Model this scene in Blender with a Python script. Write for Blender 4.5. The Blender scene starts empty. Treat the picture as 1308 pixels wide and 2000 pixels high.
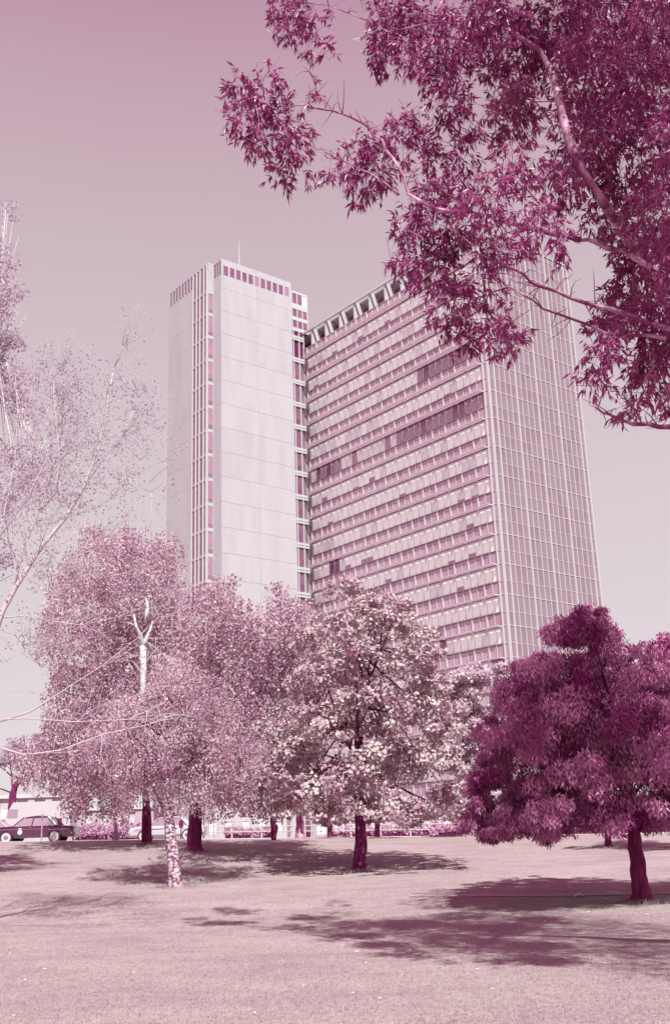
import bpy, math, random
import numpy as np
from mathutils import Vector, Matrix
random.seed(7); rng = np.random.default_rng(7)
S = bpy.context.scene; COL = S.collection
R = math.radians

# ------------------------------------------------------------------ camera
EYE = 1.6; FPX = 2092.0                       # focal length in pixels of the 1308 x 2000 photograph
_n = lambda v: v / np.linalg.norm(v)
vl = _n(np.array([-1735., -697., -FPX])); vr = _n(np.array([2742., -544., -FPX]))
_up = _n(np.cross(vr, vl)); _up = _up if _up[1] > 0 else -_up
_y = _n(np.array([0, 0, -1.]) - _up * (-_up[2])); _x = np.cross(_y, _up)
RW = np.array([_x, _y, _up])                  # camera axes -> world axes
cam_d = bpy.data.cameras.new('camera'); cam = bpy.data.objects.new('camera', cam_d); COL.objects.link(cam)
cam_d.sensor_fit = 'VERTICAL'; cam_d.sensor_height = 36; cam_d.lens = 36 * FPX / 2000
cam_d.clip_start = 0.1; cam_d.clip_end = 8000
m = Matrix([list(r) for r in RW]).to_4x4(); m.translation = (0, 0, EYE); cam.matrix_world = m
S.camera = cam

# ------------------------------------------------------------------ sky, sun, exposure
SUN_EL, SUN_AZ = 51.5, 169.0                  # azimuth clockwise from +Y: behind the viewer, a little to the right
w = bpy.data.worlds.new('World'); S.world = w; w.use_nodes = True
nt = w.node_tree; nt.nodes.clear(); N = nt.nodes.new; Lk = nt.links.new
sky = N('ShaderNodeTexSky'); sky.sky_type = 'NISHITA'; sky.sun_disc = False
sky.sun_elevation = R(SUN_EL); sky.sun_rotation = R(SUN_AZ)
bw = N('ShaderNodeRGBToBW'); Lk(sky.outputs[0], bw.inputs[0])
tc = N('ShaderNodeTexCoord'); sep = N('ShaderNodeSeparateXYZ'); Lk(tc.outputs['Generated'], sep.inputs[0])
rmp = N('ShaderNodeValToRGB'); Lk(sep.outputs['Z'], rmp.inputs[0])
el = rmp.color_ramp.elements
SKY = [(0.0, (.80, .73, .76)), (.24, (.725, .64, .68)), (.40, (.67, .56, .61)), (.55, (.61, .46, .52)), (.635, (.56, .37, .455)), (.69, (.52, .29, .40)), (.77, (.52, .08, .33)), (1.0, (.50, .02, .31))]
el[0].position = SKY[0][0]; el[0].color = (*SKY[0][1], 1); el[1].position = 1; el[1].color = (*SKY[-1][1], 1)
for p_, c_ in SKY[1:-1]:
    e_ = el.new(p_); e_.color = (*c_, 1)
mr = N('ShaderNodeMapRange'); Lk(bw.outputs[0], mr.inputs[0])
mr.inputs[1].default_value = 0; mr.inputs[2].default_value = 12; mr.inputs[3].default_value = 9.6; mr.inputs[4].default_value = 10.6
mx = N('ShaderNodeVectorMath'); mx.operation = 'SCALE'; Lk(rmp.outputs[0], mx.inputs[0]); Lk(mr.outputs[0], mx.inputs['Scale'])
bg = N('ShaderNodeBackground'); bg.inputs[1].default_value = 0.0616; Lk(mx.outputs[0], bg.inputs[0])
wo = N('ShaderNodeOutputWorld'); Lk(bg.outputs[0], wo.inputs[0])
sd = bpy.data.lights.new('sun', 'SUN'); sun = bpy.data.objects.new('sun', sd); COL.objects.link(sun)
sd.energy = 5.0; sd.angle = R(0.53); sd.color = (.80, 1.0, .86)
sv = Vector((math.sin(R(SUN_AZ)) * math.cos(R(SUN_EL)), math.cos(R(SUN_AZ)) * math.cos(R(SUN_EL)), math.sin(R(SUN_EL))))
sun.rotation_euler = sv.to_track_quat('Z', 'Y').to_euler(); sun.location = (10, -30, 60)
vs = S.view_settings; vs.view_transform = 'Standard'; vs.look = 'None'; vs.gamma = 1; vs.exposure = 0.7; vs.use_curve_mapping = False
S.render.engine = 'CYCLES'

# ------------------------------------------------------------------ coordinate helpers
def ray(px, py):
    return RW @ _n(np.array([px - 654., -(py - 1000.), -FPX]))
def at(px, py, y):                            # world point on that line of sight, y metres ahead
    r = ray(px, py); return np.array([0, 0, EYE]) + r * (y / r[1])
PROF_Y = [-500, 20, 25, 30, 36, 42, 48, 55, 60, 66, 5000]
PROF_Z = [0, 0, .03, .28, .55, .9, 1.22, 1.5, 1.63, 1.66, 1.66]
def gz(x, y):
    x = np.asarray(x, float); y = np.asarray(y, float)
    return np.interp(y, PROF_Y, PROF_Z) * (1 - .0125 * np.clip(x, -45, 45)) + .02 * np.sin(x * .31 + 1) * np.sin(y * .23) * np.clip((y - 5) / 10, 0, 1) * np.clip((58 - y) / 8, 0, 1)
def ground_at(px, py):
    r = ray(px, py); t = 5.
    while t < 90:
        P = np.array([0, 0, EYE]) + r * t
        if P[2] <= gz(P[0], P[1]): return P
        t += .02
    return at(px, py, 61)

# ------------------------------------------------------------------ materials
def mat(name, col, rough=.7, col2=None, scale=5, bump=0, spec=.3, metal=0, trans=0, detail=4, lo=.35, hi=.65, stretch=None, bscale=None, alpha_t=0, coat=0):
    k_ = (.76, .72, .73) if name in ('pale_leaf', 'pale_bark', 'maple_leaf', 'white_bark', 'park_leaf', 'birch_bark') else (.80, .74, .77) if name.startswith('birch_leaf') else (.82, .78, .80) if name in ('soffit', 'spandrel_glass', 'spandrel_glass_deep', 'dark_window') else (.88, .58, .76) if ('leaf' in name or 'bark' in name or 'dark_car' in name) else (.95, .95, .95) if 'blind' in name else (.71, .66, .68)
    col = tuple(c * q for c, q in zip(col, k_)); col2 = tuple(c * q for c, q in zip(col2, k_)) if col2 else None
    m = bpy.data.materials.new(name); m.use_nodes = True; t = m.node_tree; b = t.nodes['Principled BSDF']
    b.inputs['Base Color'].default_value = (*col, 1); b.inputs['Roughness'].default_value = rough
    b.inputs['Specular IOR Level'].default_value = spec; b.inputs['Metallic'].default_value = metal
    if coat: b.inputs['Coat Weight'].default_value = coat; b.inputs['Coat Roughness'].default_value = .15
    src = None
    tcn = t.nodes.new('ShaderNodeTexCoord'); vec = tcn.outputs['Object']
    if stretch:
        mp = t.nodes.new('ShaderNodeMapping'); mp.inputs['Scale'].default_value = stretch; t.links.new(vec, mp.inputs[0]); vec = mp.outputs[0]
    if col2:
        nz = t.nodes.new('ShaderNodeTexNoise'); nz.inputs['Scale'].default_value = scale; nz.inputs['Detail'].default_value = detail; t.links.new(vec, nz.inputs['Vector'])
        cr = t.nodes.new('ShaderNodeValToRGB'); t.links.new(nz.outputs[0], cr.inputs[0])
        cr.color_ramp.elements[0].position = lo; cr.color_ramp.elements[0].color = (*col, 1)
        cr.color_ramp.elements[1].position = hi; cr.color_ramp.elements[1].color = (*col2, 1)
        t.links.new(cr.outputs[0], b.inputs['Base Color']); src = cr.outputs[0]
    if bump:
        nb = t.nodes.new('ShaderNodeTexNoise'); nb.inputs['Scale'].default_value = bscale or scale * 2; nb.inputs['Detail'].default_value = 5; t.links.new(vec, nb.inputs['Vector'])
        bp = t.nodes.new('ShaderNodeBump'); bp.inputs['Strength'].default_value = bump; bp.inputs['Distance'].default_value = .05
        t.links.new(nb.outputs[0], bp.inputs['Height']); t.links.new(bp.outputs[0], b.inputs['Normal'])
    if trans:
        tr = t.nodes.new('ShaderNodeBsdfTranslucent'); ms = t.nodes.new('ShaderNodeMixShader'); ms.inputs[0].default_value = trans
        if src: t.links.new(src, tr.inputs[0])
        else: tr.inputs[0].default_value = (*col, 1)
        o = t.nodes['Material Output']; t.links.new(b.outputs[0], ms.inputs[1]); t.links.new(tr.outputs[0], ms.inputs[2]); t.links.new(ms.outputs[0], o.inputs[0])
    return m

def lawn_mat():
    m = mat('lawn', (.5, .4, .42), .95, spec=.1); t = m.node_tree; b = t.nodes['Principled BSDF']
    tcn = t.nodes.new('ShaderNodeTexCoord')
    def noise(scale, detail, st):
        mp = t.nodes.new('ShaderNodeMapping'); mp.inputs['Scale'].default_value = st; t.links.new(tcn.outputs['Object'], mp.inputs[0])
        n = t.nodes.new('ShaderNodeTexNoise'); n.inputs['Scale'].default_value = scale; n.inputs['Detail'].default_value = detail; t.links.new(mp.outputs[0], n.inputs['Vector']); return n.outputs[0]
    def ramp(f, a, c0, c, c1):
        r = t.nodes.new('ShaderNodeValToRGB'); t.links.new(f, r.inputs[0]); e = r.color_ramp.elements
        e[0].position = a; e[0].color = (*c0, 1); e[1].position = c; e[1].color = (*c1, 1); return r.outputs[0]
    def mul(a, b_, f=1):
        x = t.nodes.new('ShaderNodeMix'); x.data_type = 'RGBA'; x.blend_type = 'MULTIPLY'; x.inputs[0].default_value = f
        t.links.new(a, x.inputs[6]); t.links.new(b_, x.inputs[7]); return x.outputs[2]
    c = ramp(noise(.35, 5, (1, 1, 1)), .32, (.36, .262, .277), .68, (.415, .315, .322))
    c = mul(c, ramp(noise(.9, 8, (.5, 1.3, 1)), .38, (.93, .86, .90), .56, (1, 1, 1)))
    c = mul(c, ramp(noise(2.2, 6, (1, .6, 1)), .3, (.92, .87, .90), .6, (1, 1, 1)))
    c = mul(c, ramp(noise(14, 6, (1, .5, 1)), .34, (.84, .75, .80), .58, (1.04, 1.04, 1.04)))
    c = mul(c, ramp(noise(60, 3, (1, .6, 1)), .3, (.82, .70, .78), .62, (1.08, 1.08, 1.08)))
    t.links.new(c, b.inputs['Base Color'])
    bp = t.nodes.new('ShaderNodeBump'); bp.inputs['Strength'].default_value = .6; bp.inputs['Distance'].default_value = .03
    t.links.new(noise(45, 5, (1, 1, 1)), bp.inputs['Height']); t.links.new(bp.outputs[0], b.inputs['Normal'])
    return m
M = dict(
    lawn=lawn_mat(),
    blade=mat('grass_blade', (.53, .37, .41), .9, (.64, .50, .51), 3, spec=.15, trans=.2),
    path=mat('path_gravel', (.52, .38, .41), .95, (.60, .46, .485), 6, bump=.3, spec=.1),
    asphalt=mat('asphalt', (.50, .42, .47), .95, (.62, .54, .58), 4, spec=.1),
    kerb=mat('kerb_stone', (.68, .58, .62), .9, (.78, .70, .73), 3),
    white_wall=mat('white_render', (.60, .53, .59), .8, (.655, .585, .645), .5, bump=.05, spec=.2, lo=.3, hi=.62, stretch=(1, 1, .25), detail=7),
    white_wall2=mat('white_panel', (.585, .515, .57), .8, (.645, .58, .635), .6, stretch=(1, 1, .2), detail=6, lo=.3, hi=.6, spec=.2),
    joint=mat('panel_joint', (.72, .62, .68), .9),
    white_metal=mat('white_paint', (.72, .66, .70), .5),
    frame=mat('frame_paint', (.70, .58, .64), .5),
    glass_side=mat('side_glass', (.36, .235, .30), .28, (.39, .26, .325), .5, spec=.5),
    glass_side2=mat('side_glass_deep', (.33, .19, .265), .24, (.37, .24, .305), .6, spec=.5),
    spandrel=mat('spandrel_glass', (.54, .31, .43), .22, (.60, .37, .49), .7, spec=.6),
    spandrel2=mat('spandrel_glass_deep', (.48, .25, .37), .2, (.54, .31, .43), .7, spec=.6),
    blind=mat('pale_blind_window', (.87, .77, .81), .3, (.92, .84, .87), .8, spec=.6, coat=.4),
    blind2=mat('grey_blind_window', (.74, .60, .67), .3, (.78, .66, .71), .8, spec=.8, coat=.6),
    dark_glass=mat('dark_window', (.24, .08, .165), .12, (.32, .13, .23), 1.2, spec=.7),
    mid_window=mat('mid_window', (.46, .24, .36), .2, (.54, .31, .43), 1.4, spec=.6),
    darker=mat('deep_dark', (.20, .02, .11), .4),
    soffit=mat('soffit', (.72, .51, .63), .7, (.78, .57, .68), 1),
    ledge=mat('ledge', (.80, .66, .73), .7),
    bark_dark=mat('dark_bark', (.12, .008, .065), .9, (.24, .035, .14), 5, bump=.6, stretch=(2, 2, .5)),  # bark tone lowered further for the shade the crowns throw on trunks
    bark_grey=mat('grey_bark', (.34, .10, .23), .85, (.70, .52, .60), 3.5, bump=.4, stretch=(1, 1, .5), lo=.45, hi=.62),
    bark_birch=mat('birch_bark', (.26, .05, .16), .8, (.70, .58, .64), 10, bump=.4, stretch=(1, 1, 1.5), lo=.45, hi=.56),
    bark_white=mat('white_bark', (.72, .60, .66), .7, (.86, .80, .82), 3, bump=.2, stretch=(1, 1, 2)),
    bark_pale=mat('pale_bark', (.62, .44, .56), .8, (.76, .63, .70), 3),
    gum_bark=mat('gum_bark', (.22, .03, .13), .65, (.62, .46, .54), 3.5, bump=.4, stretch=(1, 1, .4), lo=.44, hi=.62, spec=.4),
    leaf_maple=mat('maple_leaf', (.52, .27, .39), .5, (.76, .58, .63), .9, spec=.2, trans=.15, lo=.36, hi=.6),
    leaf_birch=mat('birch_leaf', (.54, .30, .42), .5, (.78, .58, .64), .8, spec=.5, trans=.25),
    leaf_birch_d=mat('birch_leaf_deep', (.48, .23, .36), .5, (.74, .52, .60), .8, spec=.5, trans=.25),
    leaf_dark=mat('evergreen_leaf', (.29, .02, .18), .42, (.64, .33, .50), .7, spec=.5, trans=.15, lo=.40, hi=.62),
    leaf_gum=mat('gum_leaf', (.26, .012, .155), .40, (.46, .12, .30), 1.5, spec=.5, trans=.18),
    leaf_pale=mat('pale_leaf', (.70, .52, .66), .6, (.82, .68, .78), 1, spec=.3, trans=.6),  # flare over the left-hand trees is put into this pale colour
    leaf_mid=mat('park_leaf', (.74, .50, .64), .55, (.88, .68, .78), .9, spec=.4, trans=.3),  # paleness of haze put into the leaf colour of the background trees
    car_dark=mat('dark_car_paint', (.10, .008, .055), .22, spec=.7, coat=.8),
    car_pale=mat('pale_car_paint', (.70, .58, .64), .3, spec=.5, coat=.4),
    chrome=mat('chrome', (.85, .78, .82), .15, metal=1),
    car_glass=mat('car_glass', (.45, .28, .38), .08, spec=.9, coat=.6),
    tyre=mat('tyre', (.14, .02, .08), .8), whitewall=mat('whitewall', (.76, .68, .72), .6),
    cream=mat('pale_masonry', (.62, .50, .57), .85, (.68, .56, .63), .5),
    lilac=mat('lilac_masonry', (.56, .39, .50), .85, (.62, .45, .55), .5),
    roof=mat('roof_sheet', (.50, .28, .40), .8, (.58, .36, .47), 1),
    hedge=mat('hedge_leaf', (.48, .30, .40), .6, (.72, .58, .64), 2, spec=.3, trans=.2),
    post=mat('post_paint', (.52, .30, .42), .6), postd=mat('dark_post', (.22, .03, .13), .6),
)

# ------------------------------------------------------------------ object helpers
def empty(name, loc, label, cat, group=None):
    o = bpy.data.objects.new(name, None); COL.objects.link(o); o.location = [float(v) for v in loc]; o.empty_display_size = .3
    o['label'] = label; o['category'] = cat
    if group: o['group'] = group
    return o
def link(name, me, mats, parent=None, kind=None, label=None, cat=None, group=None):
    if mats is not None and not len(me.materials):
        for q in (mats if isinstance(mats, (list, tuple)) else [mats]): me.materials.append(q)
    o = bpy.data.objects.new(name, me); COL.objects.link(o)
    if parent:
        o.parent = parent
        g = parent.matrix_world if False else None
    if kind: o['kind'] = kind
    if label: o['label'] = label
    if cat: o['category'] = cat
    if group: o['group'] = group
    return o
class MB:                                     # collects quads / tris in world coordinates
    def __init__(s, off=(0, 0, 0)): s.v = []; s.f = []; s.mi = []; s.n = 0; s.off = np.array(off, float)
    def add(s, v, f, mi=0):
        v = np.asarray(v, float); s.v.append(v - s.off); s.f += [tuple(i + s.n for i in q) for q in f]; s.mi += [mi] * len(f); s.n += len(v)
    def box(s, c, ex, ey, ez, mi=0):          # centre and three half-extent vectors
        c, ex, ey, ez = (np.asarray(q, float) for q in (c, ex, ey, ez))
        v = [c + a * ex + b * ey + d * ez for d in (-1, 1) for b in (-1, 1) for a in (-1, 1)]
        s.add(v, [(0, 2, 3, 1), (4, 5, 7, 6), (0, 1, 5, 4), (2, 6, 7, 3), (0, 4, 6, 2), (1, 3, 7, 5)], mi)
    def bx(s, x0, x1, y0, y1, z0, z1, mi=0):
        s.box(((x0 + x1) / 2, (y0 + y1) / 2, (z0 + z1) / 2), ((x1 - x0) / 2, 0, 0), (0, (y1 - y0) / 2, 0), (0, 0, (z1 - z0) / 2), mi)
    def tube(s, pts, rad, n=8, mi=0, cap=True, wob=0):
        pts = [np.asarray(p, float) for p in pts]; rings = []
        for i, p in enumerate(pts):
            d = _n(pts[min(i + 1, len(pts) - 1)] - pts[max(i - 1, 0)] + 1e-9)
            u = _n(np.cross(d, (0.31, .95, .05) if abs(d[1]) < .9 else (1, 0, 0))); v = np.cross(d, u)
            k = 1 + (wob * (rng.random(n) - .5) if wob else np.zeros(n))
            rings.append([p + rad[i] * k[j] * (math.cos(2 * math.pi * j / n) * u + math.sin(2 * math.pi * j / n) * v) for j in range(n)])
        v = [q for r_ in rings for q in r_]; f = []
        for i in range(len(pts) - 1):
            for j in range(n):
                a = i * n + j; b = i * n + (j + 1) % n; f.append((a, b, b + n, a + n))
        if cap: f.append(tuple(range(n))[::-1]); f.append(tuple((len(pts) - 1) * n + j for j in range(n)))
        s.add(v, f, mi)
    def mesh(s, name, smooth=False):
        me = bpy.data.meshes.new(name); V = np.concatenate(s.v) if s.v else np.zeros((0, 3))
        me.from_pydata(V.tolist(), [], s.f)
        me.polygons.foreach_set('material_index', s.mi)
        if smooth: me.polygons.foreach_set('use_smooth', [True] * len(s.f))
        me.update(); return me
    def build(s, name, mats, parent=None, smooth=False, **k): return link(name, s.mesh(name, smooth), mats, parent, **k)

def fast_mesh(name, V, F):                    # V (n,3), F (m,k) all faces the same size
    me = bpy.data.meshes.new(name); me.vertices.add(len(V)); me.vertices.foreach_set('co', V.astype(np.float32).ravel())
    m_, k = F.shape; me.loops.add(m_ * k); me.loops.foreach_set('vertex_index', F.astype(np.int32).ravel())
    me.polygons.add(m_); me.polygons.foreach_set('loop_start', np.arange(0, m_ * k, k, dtype=np.int32)); me.update(calc_edges=True); return me
def nrm(a): return a / (np.linalg.norm(a, axis=-1, keepdims=True) + 1e-9)
def leaves(P, D, Nn, L, W, long=False):
    """leaf blades: P base points, D axis, Nn face normals, L length, W width"""
    D = nrm(D); T = nrm(np.cross(D, Nn)); Nn = nrm(np.cross(T, D)); L = L[:, None]; W = W[:, None]
    if not long:
        V = np.stack([P, P + D * L * .5 + T * W * .5, P + D * L, P + D * L * .5 - T * W * .5], 1).reshape(-1, 3)
        return V, np.arange(len(V)).reshape(-1, 4)
    mid = P + D * L * .42 - Nn * L * .05
    V = np.stack([P, mid + T * W * .5 + Nn * W * .18, P + D * L - Nn * L * .16, mid - T * W * .5 + Nn * W * .18, mid], 1).reshape(-1, 3)
    b = np.arange(len(P))[:, None] * 5
    F = np.concatenate([b + [0, 4, 3], b + [0, 1, 4], b + [1, 2, 4], b + [4, 2, 3]]); return V, F

# ------------------------------------------------------------------ ground
def sheet(name, xs, ys, dz, mt, **k):
    X, Y = np.meshgrid(xs, ys); Z = gz(X, Y) + dz; V = np.stack([X, Y, Z], -1).reshape(-1, 3); nx = len(xs)
    i = np.arange((len(ys) - 1) * nx).reshape(-1, nx)[:, :-1].ravel(); F = np.stack([i, i + 1, i + nx + 1, i + nx], 1)
    me = fast_mesh(name, V, F); me.polygons.foreach_set('use_smooth', [True] * len(F)); return link(name, me, mt, kind='structure', **k)
XS = np.concatenate([[-3000, -800, -200, -90], np.arange(-60, 61, 1.), [90, 200, 800, 3000]])
sheet('lawn', XS, np.concatenate([[-600, -150, -40, -10], np.arange(0, 61.1, .75)]), 0, M['lawn'])
def strip(name, y0, y1, dz, mt): return sheet(name, np.concatenate([[-3000, -300], np.arange(-90, 91, 2.), [300, 3000]]), np.linspace(y0, y1, 6), dz, mt)
strip('road', 60.95, 74, -.13, M['asphalt']); strip('pavement', 74.2, 79, .0, M['asphalt']); sheet('far_ground', XS, np.array([78.9, 84, 100, 150, 300, 1000, 4000]), -.03, M['lawn'])
for nm, y0 in (('kerb', 60.9), ('kerb', 73.95)):
    b = MB(); xs = np.arange(-90, 91, 3.)
    for x0 in xs:
        z = float(gz(x0 + 1.5, y0)); z0 = float(gz(x0, y0)); z1 = float(gz(x0 + 3, y0))
        v = []
        for zz in (-.35, .02):
            v += [(x0, y0, z0 + zz), (x0 + 2.98, y0, z1 + zz), (x0 + 2.98, y0 + .28, z1 + zz), (x0, y0 + .28, z0 + zz)]
        b.add(v, [(0, 3, 2, 1), (4, 5, 6, 7), (0, 1, 5, 4), (2, 3, 7, 6), (1, 2, 6, 5), (3, 0, 4, 7)])
    b.build(nm, M['kerb'], kind='structure')
# worn path across the lawn with a low stone edge
pc = [(40, 23), (24, 24.5), (16, 25.6), (12, 26.3), (8, 26.8), (5, 27.2), (1.5, 28.1)]
px_, py_ = zip(*pc); tt = np.linspace(0, 6, 90); PX = np.interp(tt, range(7), px_); PY = np.interp(tt, range(7), py_)
V = []; F = []
for i in range(90):
    for k in range(5):
        y = PY[i] - .3 + k * .15; V.append((PX[i], y, float(gz(PX[i], y)) + .012))
for i in range(89):
    for k in range(4): a = i * 5 + k; F.append((a, a + 1, a + 6, a + 5))
me = bpy.data.meshes.new('path'); me.from_pydata(V, [], F); link('path', me, M['path'], kind='structure')
b = MB()
for i in range(2, 32):
    p0 = np.array([PX[i], PY[i] + .33, float(gz(PX[i], PY[i] + .33)) + .0]); p1 = np.array([PX[i + 1], PY[i + 1] + .33, float(gz(PX[i + 1], PY[i + 1] + .33))])
    c = (p0 + p1) / 2; b.box(c + (0, 0, .01), (p1 - p0) * .49, (0, .04, 0), (0, 0, .035))
b.build('path_edging', M['post'], kind='structure')
# short grass and litter in the foreground
n = 170000; y = 8.5 + 22 * rng.random(n) ** 1.5; x = (rng.random(n) - .5) * 2 * (y * .36 + .5); z = gz(x, y)
a = rng.random(n) * 6.283; h = .012 + .022 * rng.random(n); P = np.stack([x, y, z - .003], 1); d = np.stack([np.cos(a), np.sin(a), np.zeros(n)], 1)
tip = P + np.stack([rng.normal(0, .014, n), rng.normal(0, .014, n), h], 1)
V = np.stack([P - d * .004, P + d * .004, tip], 1).reshape(-1, 3); me = fast_mesh('grass', V, np.arange(len(V)).reshape(-1, 3)); link('grass', me, M['blade'], kind='stuff', label='short mown grass blades over the near lawn', cat='grass')
n = 170; y = 9 + 24 * rng.random(n); x = (rng.random(n) - .5) * 2 * y * .36; P = np.stack([x, y, gz(x, y) + .02], 1); a = rng.random(n) * 6.28
V, F = leaves(P, np.stack([np.cos(a), np.sin(a), rng.normal(0, .2, n)], 1), np.stack([rng.normal(0, .3, n), rng.normal(0, .3, n), np.ones(n)], 1), .03 + .05 * rng.random(n), .02 + .02 * rng.random(n))
link('leaf_litter', fast_mesh('leaf_litter', V, F), M['bark_white'], kind='stuff', label='fallen pale leaves scattered over the lawn', cat='leaf litter')

# ------------------------------------------------------------------ office tower
A = np.array([-.62648632, .77943241, 0]); B = np.array([.77943241, .62648632, 0]); UZ = np.array([0, 0, 1.])
C0 = np.array([18.87625, 118.4048, 0])
def ab(a, b, z): return C0 + A * a + B * b + UZ * z
T = empty('office_tower', (C0[0], C0[1], 1.5), 'tall glass office slab with white windowless service core beyond the park trees', 'office building')
TO = np.array(T.location)
def tmb(): return MB(TO)
def abox(b, a0, a1, b0, b1, z0, z1, mi=0):
    b.box(ab((a0 + a1) / 2, (b0 + b1) / 2, (z0 + z1) / 2), A * (a1 - a0) / 2, B * (b1 - b0) / 2, UZ * (z1 - z0) / 2, mi)
LA, LB, ZR = 36.2, 17.1, 75.0
FH, Z0 = 3.57, 21.84                          # spandrel tops at Z0 + FH*k
KS = range(-5, 15)
b = tmb(); abox(b, .25, LA + 6, .3, LB - .05, -1, 71.6); b.build('wall', M['darker'], T)
# end wall of glass panes
bcols = [0.0, 1.03]; 
for g in range(4): bcols += [1.03 + 3.82 * g + 3.82 * q / 4 for q in (1, 2, 3, 4)]
bcols.append(LB)
def proto(name, sx, sy, sz, mt):              # shared box mesh, local axes A / B / Z
    q = MB(); q.box((0, 0, 0), A * sx / 2, B * sy / 2, UZ * sz / 2); me = q.mesh(name); me.materials.append(mt); return me
def place(name, me, P, par, s=None):
    o = bpy.data.objects.new(name, me); COL.objects.link(o); o.parent = par; P = np.array(P) - TO; o.location = [float(v) for v in P]
    return o
zl = []                                       # horizontal joints on the end wall
for k in KS: zl += [Z0 + FH * k, Z0 + FH * k + 1.98]
zl = [z for z in zl if z > 1.5] + [ZR - .1]
cells = []
for j in range(len(zl) - 1):
    for i in range(len(bcols) - 1):
        cells.append((j, i))
cells_vis = [c for c in cells if zl[c[0]] > 19]
cells_vis.sort(key=lambda c: (bcols[c[1]] > 13.5, bcols[c[1]]))
ind = set(cells_vis[:300]); stuff = tmb(); protos = {}
for (j, i) in cells:
    b0, b1, z0, z1 = bcols[i] + .05, bcols[i + 1] - .05, zl[j] + .04, zl[j + 1] - .04
    sel = 0 if rng.random() < .7 else 1
    off = .06 + .012 * rng.random()
    if (j, i) in ind:
        key = (round(b1 - b0, 2), round(z1 - z0, 2), sel)
        if key not in protos: protos[key] = proto('pane', .04, b1 - b0, z1 - z0, [M['glass_side'], M['glass_side2']][sel])
        place('pane', protos[key], ab(off, (b0 + b1) / 2, (z0 + z1) / 2), T)
    else: abox(stuff, off - .02, off + .02, b0, b1, z0, z1, sel)
stuff.build('pane', [M['glass_side'], M['glass_side2']], T, kind='stuff')
zlo, zhi = 1.6, ZR
fr = tmb()
for i, bb in enumerate(bcols):
    big = i in (0, 1, 5, 9, 13, 17, 18); wd = .075 if big else .035; pr = .16 if big else .07
    fr.box(ab(-pr / 2 + .06, bb if i else .08, (zlo + zhi) / 2), A * (pr / 2 + .04), B * wd, UZ * (zhi - zlo) / 2)
fr.build('mullion', M['white_metal'], T)
fr = tmb()
for j, z in enumerate(zl):
    fr.box(ab(.045, LB / 2, z), A * (.035 + (.02 if j % 2 else 0)), B * (LB / 2 - .07), UZ * (.045 if j % 2 else .03))
fr.build('transom', M['frame'], T)
# glazed strip at the near corner of the long side
fr = tmb(); abox(fr, .16, .66, .02, .3, 1.6, ZR - .05, 0); fr.build('corner_panel', M['spandrel'], T)
fr = tmb()
abox(fr, -.02, .14, -.06, .2, 1.6, ZR); abox(fr, .66, .80, -.14, .2, 1.6, ZR)
for z in zl: abox(fr, .14, .66, -.03, .1, z - .05, z + .05)
fr.build('corner_frame', M['white_metal'], T)
# long side: windows with blinds, spandrels, ledges
PW = 1.155; NA = 30
dark_runs = {11: (range(11, 19), 1), 9: (range(2, 12), 1), 10: ((), 1), 6: ((28, 29), 1), 1: ((21, 22), 1), -1: ((9,), 1), -2: ((0, 1), 1), -99: ((), 1)}
dark = set()
for k in KS: pass
dark |= {(8, i) for i in (3, 4, 9, 26, 28)} | {(10, 8), (4, 25), (4, 26), (0, 8)}
mid = {(8, i) for i in range(0, 30)} | {(10, i) for i in range(2, 10)} | {(-1, 0), (-1, 1), (4, 24)}
grey = {(12, 10), (12, 11), (10, 21), (11, 22), (6, 2), (6, 3)}
pw, ps = {}, {}
wst, sst, gap_ = tmb(), tmb(), tmb()
wcells = [(k, i) for k in KS for i in range(NA)]
vis = [(k, i) for (k, i) in wcells if (k >= 3 or (k >= -1 and i < 14)) and k < 14]
vis.sort(key=lambda c: c[1] + 0 * c[0]); indw = set(vis[:300])
wm = [M['blind'], M['blind2'], M['dark_glass'], M['darker'], M['mid_window']]; sm_ = [M['spandrel'], M['spandrel2']]
for (k, i) in wcells:
    a0 = .80 + i * PW; z = Z0 + FH * k
    if k < 14:
        sel = 2 if (k, i) in dark else (4 if i < 14 or rng.random() < .4 else 1) if (k, i) in mid else 1 if ((k, i) in grey or rng.random() < .12) else 0
        
        c = ab(a0 + PW / 2, .20 + .01 * rng.random(), z + .99)
        if (k, i) in indw:
            if sel not in pw: pw[sel] = proto('window', PW - .05, .06, 1.9, wm[sel])
            place('window', pw[sel], c, T)
        else: wst.box(c, A * (PW / 2 - .025), B * .03, UZ * .95, sel)
    if k < 14 and rng.random() < .04: hgt = .25 + .5 * rng.random(); gap_.box(ab(a0 + PW / 2, .15, z + .06 + hgt / 2), A * (PW / 2 - .04), B * .012, UZ * hgt / 2)
    sel = int(rng.random() < .35); c = ab(a0 + PW / 2, .06 + .008 * rng.random(), z - .80)
    if (k, i) in indw:
        if sel not in ps: ps[sel] = proto('spandrel', PW - .08, .05, 1.46, sm_[sel])
        place('spandrel', ps[sel], c, T)
    else: sst.box(c, A * (PW / 2 - .04), B * .025, UZ * .73, sel)
gap_.build('open_blind_gap', M['mid_window'], T, kind='stuff'); wst.build('window', wm, T, kind='stuff'); sst.build('spandrel', sm_, T, kind='stuff')
ep = tmb(); abox(ep, .82 + NA * PW, LA + .08, .0, .25, 1.6, 72, 0); ep.build('end_panel', M['glass_side2'], T); hd, gl = tmb(), tmb(); FM = proto('spandrel_fin', .20, .20, 1.6, M['white_metal']); BM = proto('spandrel_bar', .08, .14, 1.56, M['frame'])
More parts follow.
